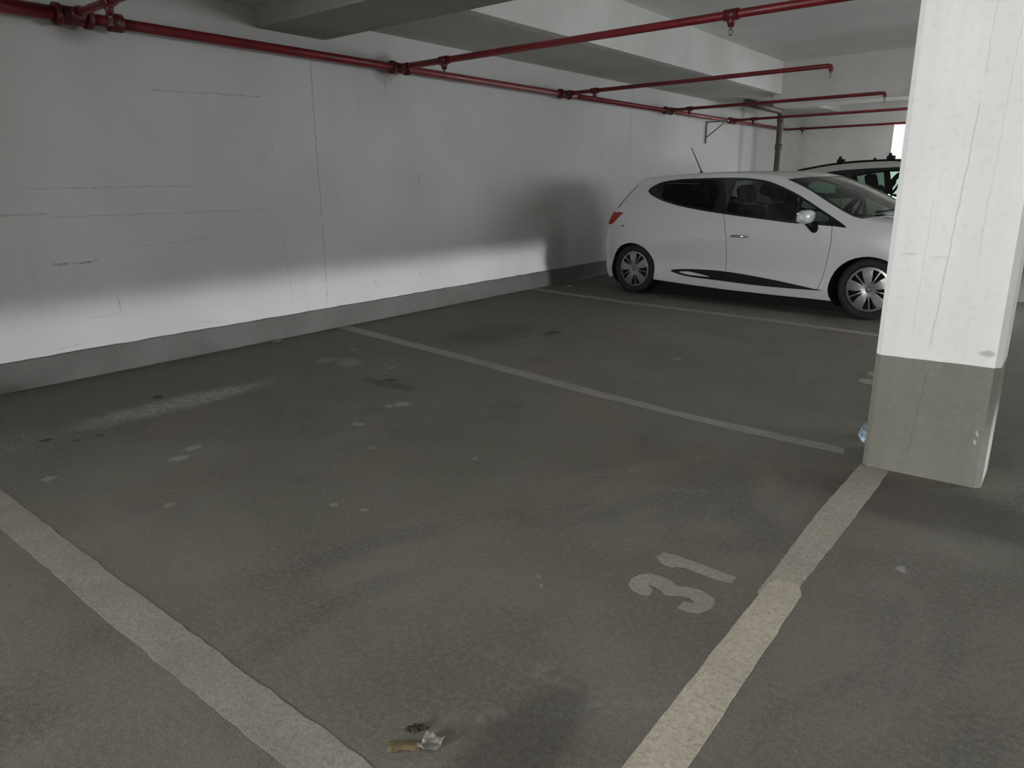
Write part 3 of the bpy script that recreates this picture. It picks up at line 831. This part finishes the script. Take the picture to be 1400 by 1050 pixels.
CL = dict(name='hatchback_car', paint=M['paint'], wheels=(.535, 3.21), r=.288, zw=.285, ar=.345, arz=.305, spin=1.72,
    plan=([-.1, .1, .2, .35, .6, 1, 1.6, 2.6, 3.2, 3.6, 3.85, 4.1], [.70, .735, .775, .82, .852, .868, .872, .872, .862, .83, .77, .6]),
    tumble=([.1, .18, .24, .32, .40, .50, .60, .70, .78, .86, .93, 1.0, 1.15, 1.3, 1.45], [-.06, -.03, -.014, -.026, -.034, -.020, -.006, .002, .002, -.012, -.038, -.068, -.14, -.225, -.315]),
    edge=[(.17, .16, -.02, .15), (.10, .32, -.08, .31), (.07, .48, -.10, .48), (.10, .62, -.08, .62), (.16, .76, -.03, .75), (.22, .88, .02, .88), (.29, .98, .09, .99),
          (.39, 1.11, .20, 1.12), (.50, 1.24, .33, 1.255), (.54, 1.278, .36, 1.30), (.66, 1.305, .52, 1.338), (.95, 1.325, .93, 1.362), (1.40, 1.337, 1.42, 1.375), (1.85, 1.328, 1.92, 1.368), (2.10, 1.305, 2.22, 1.345),
          (2.25, 1.268, 2.42, 1.298), (2.465, 1.184, 2.68, 1.20), (2.71, 1.058, 2.96, 1.07), (2.95, .945, 3.14, .975), (3.07, .915, 3.24, .948), (3.25, .885, 3.42, .925), (3.55, .845, 3.72, .88), (3.76, .79, 3.93, .81), (3.87, .68, 4.06, .66), (3.90, .52, 4.11, .51), (3.88, .32, 4.10, .32), (3.80, .13, 4.03, .13)],
    back=(6, 8, .99), screen=(15, 19, .985), sillz=(.195, .155), sill=[(2.75, .155), (2.3, .155), (1.75, .16), (1.3, .175)],
    window=[(.64, 1.171), (.75, 1.254), (.96, 1.291), (1.25, 1.301), (1.53, 1.303), (1.78, 1.298), (1.95, 1.283), (2.10, 1.256), (2.28, 1.197), (2.464, 1.12), (2.73, .985), (2.975, .847), (2.87, .848), (2.655, .857), (2.43, .868), (2.19, .89), (1.80, .927), (1.38, .974), (1.07, 1.023), (.825, 1.083)],
    frame=.022, panes=[(.85, 1.56, 'glassd'), (1.72, 2.46, 'glass'), (2.50, 2.80, 'glass')],
    door=[(1.70, .93), (1.76, .74), (1.778, .5), (1.778, .27), (2.2, .255), (2.765, .245), (2.80, .36), (2.83, .514), (2.857, .686), (2.848, .855), (2.84, .87), (2.2, 1.18), (1.75, 1.2)],
    handle=(1.82, .72), chromehandle=True,
    clad=[(1.10, .313), (1.30, .342), (1.73, .352), (2.24, .315), (2.74, .256), (2.76, .246), (2.24, .238), (1.73, .252), (1.30, .268)],
    clad2=[(1.22, .308), (1.33, .318), (1.45, .306), (1.6, .285), (1.45, .283), (1.3, .29)],
    tail=[(.165, .78), (.155, .93), (.27, .935), (.36, .93), (.28, .86)], tailz=(.77, .935), tails=.72, headz=(.62, .80), headx=3.7,
    mirror=(2.63, .975, .932), beltz=.86, hrz=.27, fseat=1.84, rseat=1.05, sw=(2.50, .36, .92))
h = Vector((.9906, -.1365, 0)); lft = Vector((.1365, .9906, 0)); RZ = math.atan2(-.1365, .9906)-.012
car1, rib1, E1, W1, _ = build_car(CL, 'white hatchback parked nose out beside the left wall, partly behind the big pillar', (.837, 8.417, 0), RZ)
bm = bmesh.new()
tube(bm, [(.885, 0, 1.36), (.885, 0, 1.385)], [.035, .016], 12); tube(bm, [(.885, 0, 1.385), (.73, 0, 1.656)], [.0075, .0045], 8)
link('antenna', bm, M['black'], car1)
bm = bmesh.new(); lathe(bm, [(0, .004), (.011, .003), (.012, 0)], Matrix.Translation((.385, -W1(.385, .78), .78)) @ Matrix.Rotation(PI/2, 4, 'X'), 14); link('parking_sensor', bm, M['black'], car1)

SV = dict(CL, name='estate_car', paint=M['paint2'], wheels=(.66, 3.35), r=.30, zw=.30, ar=.37, arz=.34, spin=.3,
    plan=([-.2, .1, .25, .45, .8, 1.2, 2.0, 2.8, 3.3, 3.7, 4.0, 4.3], [.72, .76, .80, .84, .87, .885, .89, .885, .875, .84, .78, .62]),
    tumble=([.1, .2, .3, .45, .6, .75, .9, 1.0, 1.1, 1.25, 1.4, 1.55], [-.05, -.03, -.015, -.005, 0, 0, -.01, -.03, -.075, -.15, -.235, -.33]),
    edge=[(.14, .24, -.08, .24), (.09, .5, -.16, .5), (.12, .72, -.13, .72), (.18, .90, -.06, .92), (.23, 1.02, .00, 1.05), (.29, 1.16, .09, 1.19), (.38, 1.29, .20, 1.325), (.60, 1.335, .46, 1.372), (.9, 1.350, .84, 1.392), (1.1, 1.385, 1.05, 1.43), (1.47, 1.435, 1.45, 1.485), (1.85, 1.455, 1.85, 1.508), (2.25, 1.452, 2.3, 1.505),
          (2.48, 1.42, 2.62, 1.47), (2.74, 1.31, 2.95, 1.35), (3.02, 1.14, 3.25, 1.18), (3.2, 1.06, 3.42, 1.11), (3.45, 1.02, 3.65, 1.08), (3.8, .97, 4.0, 1.02), (4.0, .88, 4.2, .9), (4.08, .7, 4.3, .68), (4.08, .5, 4.3, .48), (4.0, .24, 4.2, .24)],
    back=(4, 6, .82), screen=(13, 16, .985), sillz=(.22, .22), sill=[(2.8, .22), (1.8, .22), (1.2, .22)],
    window=[(.42, 1.14), (.49, 1.245), (.66, 1.295), (.9, 1.312), (1.05, 1.326), (1.22, 1.346), (1.54, 1.392), (2.12, 1.412), (2.33, 1.40), (2.62, 1.26), (3.0, 1.065), (2.9, 1.045), (2.3, 1.05), (1.85, 1.03), (1.2, 1.03), (.80, 1.04), (.52, 1.065)],
    frame=.03, panes=[(.46, .90, 'glass2'), (.94, 1.61, 'glass2'), (1.70, 2.50, 'glass2'), (2.55, 2.82, 'glass2')],
    door=[(1.65, 1.03), (1.70, .8), (1.71, .5), (1.71, .27), (2.3, .26), (2.82, .26), (2.88, .5), (2.92, .8), (2.91, 1.06), (2.3, 1.25), (1.72, 1.25)],
    handle=(1.78, .9), chromehandle=False, clad=None, tail=[(.2, .86), (.19, 1.0), (.3, 1.02), (.45, 1.0), (.4, .9)], tailz=(.86, 1.0), tails=.7, headz=(.72, .92), headx=3.8,
    mirror=(2.78, 1.0, 1.13), beltz=1.03, hrz=.22, fseat=1.72, rseat=.85, lowrear=True, sw=(2.12, -.36, 1.19))
p2 = Vector((.837, 8.417, 0))+lft*3.1
car2, rib2, E2, W2, _ = build_car(SV, 'white estate car with black roof rails parked behind the white hatchback', tuple(p2), RZ)
for s in (-1, 1):
    bm = bmesh.new()
    es = [e for e in E2 if .88 <= e[0] <= 2.45 and e[1] > 1.3]
    pts = [rib2(e, s*.955)+Vector((0, 0, .026)) for e in es]
    pts[0].z -= .03; pts[-1].z -= .03
    tube(bm, pts, .015, 10)
    rail = link('roof_rail', bm, M['black'], car2)
    for x in (1.50, 2.13):
        e = min(E2, key=lambda q: abs(q[0]-x)+(0 if q[1] > 1.3 else 9)); p = rib2(e, s*.955)
        bm = bmesh.new(); rbox(bm, (x, p.y, p.z+.055), (.10, .055, .06), .015); rbox(bm, (x-.01, p.y, p.z+.095), (.035, .05, .05), .012)
        link('roof_bar_foot', bm, M['black'], rail)

# ------------------------------------------------------------------ small litter
def litter(name, label, cat, loc, rz=0, group=None): return thing(name, label, cat, loc, rz, group)
# torn tan cardboard
bm = bmesh.new(); n = 8
rows = []
for i in range(n+1):
    u = i/n; wd = .036-.010*u+.004*math.sin(9*u)
    zc = .006+.003*math.sin(PI*u)
    rows.append([bm.verts.new((-.035+.075*u, -wd/2+wd*k/3, zc+(.006 if k in (1, 2) else 0))) for k in range(4)])
for a, b in zip(rows, rows[1:]):
    for k in range(3): bm.faces.new((a[k], a[k+1], b[k+1], b[k]))
r = bmesh.ops.solidify(bm, geom=bm.faces[:], thickness=.006)
zmin = min(v.co.z for v in bm.verts)
for v in bm.verts: v.co.z -= zmin
o = link('cardboard_scrap', bm, M['card']); o.location = (4.287, .908, .0006); o.rotation_euler = (0, 0, .66)
tag(o, 'torn piece of tan cardboard on the floor at the bottom of the view', 'litter')
# crumpled wrapper
bm = bmesh.new(); random.seed(9)
g = [[None]*6 for _ in range(6)]
for i in range(6):
    for j in range(6):
        g[i][j] = bm.verts.new((-.024+.0096*i+random.uniform(-.003, .003), -.022+.009*j+random.uniform(-.003, .003), .004+random.uniform(0, .014)+(.012 if j in (0, 5) or i == 5 else 0)*random.random()))
for i in range(5):
    for j in range(5): bm.faces.new((g[i][j], g[i+1][j], g[i+1][j+1])); bm.faces.new((g[i][j], g[i+1][j+1], g[i][j+1]))
bmesh.ops.solidify(bm, geom=bm.faces[:], thickness=.0012)
zmin = min(v.co.z for v in bm.verts)
for v in bm.verts: v.co.z -= zmin
o = link('crumpled_wrapper', bm, M['foil']); o.location = (4.336, .948, .0006); o.rotation_euler = (0, 0, .3)
tag(o, 'crumpled silvery wrapper lying right next to the tan cardboard', 'litter')
# dry leaf
bm = bmesh.new()
L = [bm.verts.new((-.03+.06*i/10, 0, .004+.006*math.sin(PI*i/10))) for i in range(11)]
for s in (-1, 1):
    Q = [bm.verts.new((-.03+.06*i/10, s*.013*math.sin(PI*i/10)**.8+s*.0005, .001+.009*math.sin(PI*i/10)*abs(math.sin(i)))) for i in range(11)]
    for i in range(10): bm.faces.new((L[i], L[i+1], Q[i+1], Q[i]))
bmesh.ops.solidify(bm, geom=bm.faces[:], thickness=.0008)
zmin = min(v.co.z for v in bm.verts)
for v in bm.verts: v.co.z -= zmin
o = link('dry_leaf', bm, M['leaf']); o.location = (4.272, .965, .0006); o.rotation_euler = (0, 0, .75)
tag(o, 'dark dry leaf just behind the tan cardboard', 'leaf')
# paper scraps
for nm, loc, sz, rz, lab in (('paper_scrap', (.12, 3.43, 0), (.05, .09), .3, 'small white paper scrap at the foot of the wall in bay 31'), ('paper_scrap', (.30, 7.6, 0), (.06, .12), .9, 'white paper scrap on the floor near the hatchback tail')):
    bm = bmesh.new(); rows = []
    for i in range(5):
        rows.append([bm.verts.new((sz[0]*(i/4-.5)*(1-.25*j/4), sz[1]*(j/4-.5)+random.uniform(-.004, .004), .004+.012*abs(i/4-.5)+random.uniform(0, .006))) for j in range(5)])
    for a, b in zip(rows, rows[1:]):
        for k in range(4): bm.faces.new((a[k], a[k+1], b[k+1], b[k]))
    bmesh.ops.solidify(bm, geom=bm.faces[:], thickness=.0015)
    zmin = min(v.co.z for v in bm.verts)
    for v in bm.verts: v.co.z -= zmin
    o = link(nm, bm, M['paper']); o.location = (loc[0], loc[1], .0004); o.rotation_euler = (0, 0, rz); tag(o, lab, 'litter')
# crushed plastic bottle against the pillar's left side, its foot towards the camera
bt = thing('plastic_bottle', 'crushed clear blue plastic bottle lying against the left side of the big pillar', 'bottle', (4.668, 3.655, .039), .12)
bm = bmesh.new(); random.seed(3)
prof = [(0, .012), (.012, .010), (.022, 0), (.032, .003), (.037, .016), (.036, .04), (.033, .055), (.037, .07), (.037, .10), (.033, .115), (.037, .13), (.036, .155), (.026, .185), (.014, .205), (.0125, .225)]
lathe(bm, prof, Matrix.Rotation(-PI/2, 4, 'X'), 30)
for v in bm.verts:
    a = math.atan2(v.co.z, v.co.x)
    if v.co.y < .02: v.co.y += .006*math.cos(5*a)*min(1, math.hypot(v.co.x, v.co.z)/.025)
    k = 1-.10*math.sin(v.co.y*60+2*a)**2
    v.co.x *= k; v.co.z *= k
link('shell', bm, M['pet'], bt, smooth=True)
bm = bmesh.new(); lathe(bm, [(0, .24), (.014, .24), (.0145, .222), (.013, .222)], Matrix.Rotation(-PI/2, 4, 'X'), 20); link('cap', bm, M['cap'], bt)

# ------------------------------------------------------------------ light
def area(name, loc, rot, sx, sy, e, col):
    L = bpy.data.lights.new(name, 'AREA'); L.shape = 'RECTANGLE'; L.size = sx; L.size_y = sy; L.energy = e; L.color = col
    o = bpy.data.objects.new(name, L); COL.objects.link(o); o.location = loc; o.rotation_euler = rot; return o
area('entrance_daylight', (2.3, -5.9, 1.35), (PI/2, 0, -.72), 3.0, 2.0, 322, (1, .998, .99)).data.spread = math.radians(112)
area('side_opening_daylight', (XR+.3, 10.2, 1.7), (PI/2, 0, PI/2), 6.8, 1.5, 410, (.93, .97, 1))
area('back_opening_daylight', (2.9, YB+1.1, 1.3), (-PI/2, 0, 0), 1.4, 2.0, 140, (.97, 1, 1))
sp = bpy.data.lights.new('wall_band_spot', 'SPOT'); sp.energy = 2500; sp.spot_size = math.radians(179); sp.spot_blend = .02; sp.shadow_soft_size = .13; sp.color = (.95, .97, 1)
o = bpy.data.objects.new('wall_band_spot', sp); COL.objects.link(o); o.location = (10, 6.5, .07); o.rotation_euler = (0, math.radians(3.5), 0)  # unseen lamp near the floor, added to throw the wall's bright band
w = bpy.data.worlds.new('World'); SC.world = w; w.use_nodes = True
nt = w.node_tree; bg = nt.nodes['Background']
sky = nt.nodes.new('ShaderNodeTexSky'); sky.sky_type = 'HOSEK_WILKIE'; sky.turbidity = 8; sky.sun_direction = (.3, -.5, .8)
mixn = nt.nodes.new('ShaderNodeMix'); mixn.data_type = 'RGBA'; mixn.inputs[0].default_value = .75
nt.links.new(sky.outputs[0], mixn.inputs[6]); mixn.inputs[7].default_value = (1, 1, 1, 1); nt.links.new(mixn.outputs[2], bg.inputs[0])
bg.inputs[1].default_value = 1.25

# ------------------------------------------------------------------ camera
pitch, roll, yaw, f = .27196, -.014045, .666525, 971.52
fw = Vector((-math.sin(yaw)*math.cos(pitch), math.cos(yaw)*math.cos(pitch), -math.sin(pitch)))
r_ = Vector((math.cos(yaw), math.sin(yaw), 0)); u_ = r_.cross(fw)
R_ = math.cos(roll)*r_+math.sin(roll)*u_; U_ = -math.sin(roll)*r_+math.cos(roll)*u_
cd = bpy.data.cameras.new('camera'); cam = bpy.data.objects.new('camera', cd); COL.objects.link(cam)
Mw = Matrix((R_, U_, -fw)).transposed().to_4x4(); Mw.translation = Vector((5.3366, 0, 1.25)); cam.matrix_world = Mw
cd.sensor_width = 36; cd.lens = f*36/1400; cd.clip_start = .05; cd.clip_end = 200
SC.camera = cam
SC.view_settings.view_transform = 'Standard'; SC.view_settings.look = 'None'; SC.view_settings.gamma = 1; SC.view_settings.use_curve_mapping = False
SC.view_settings.exposure = 0
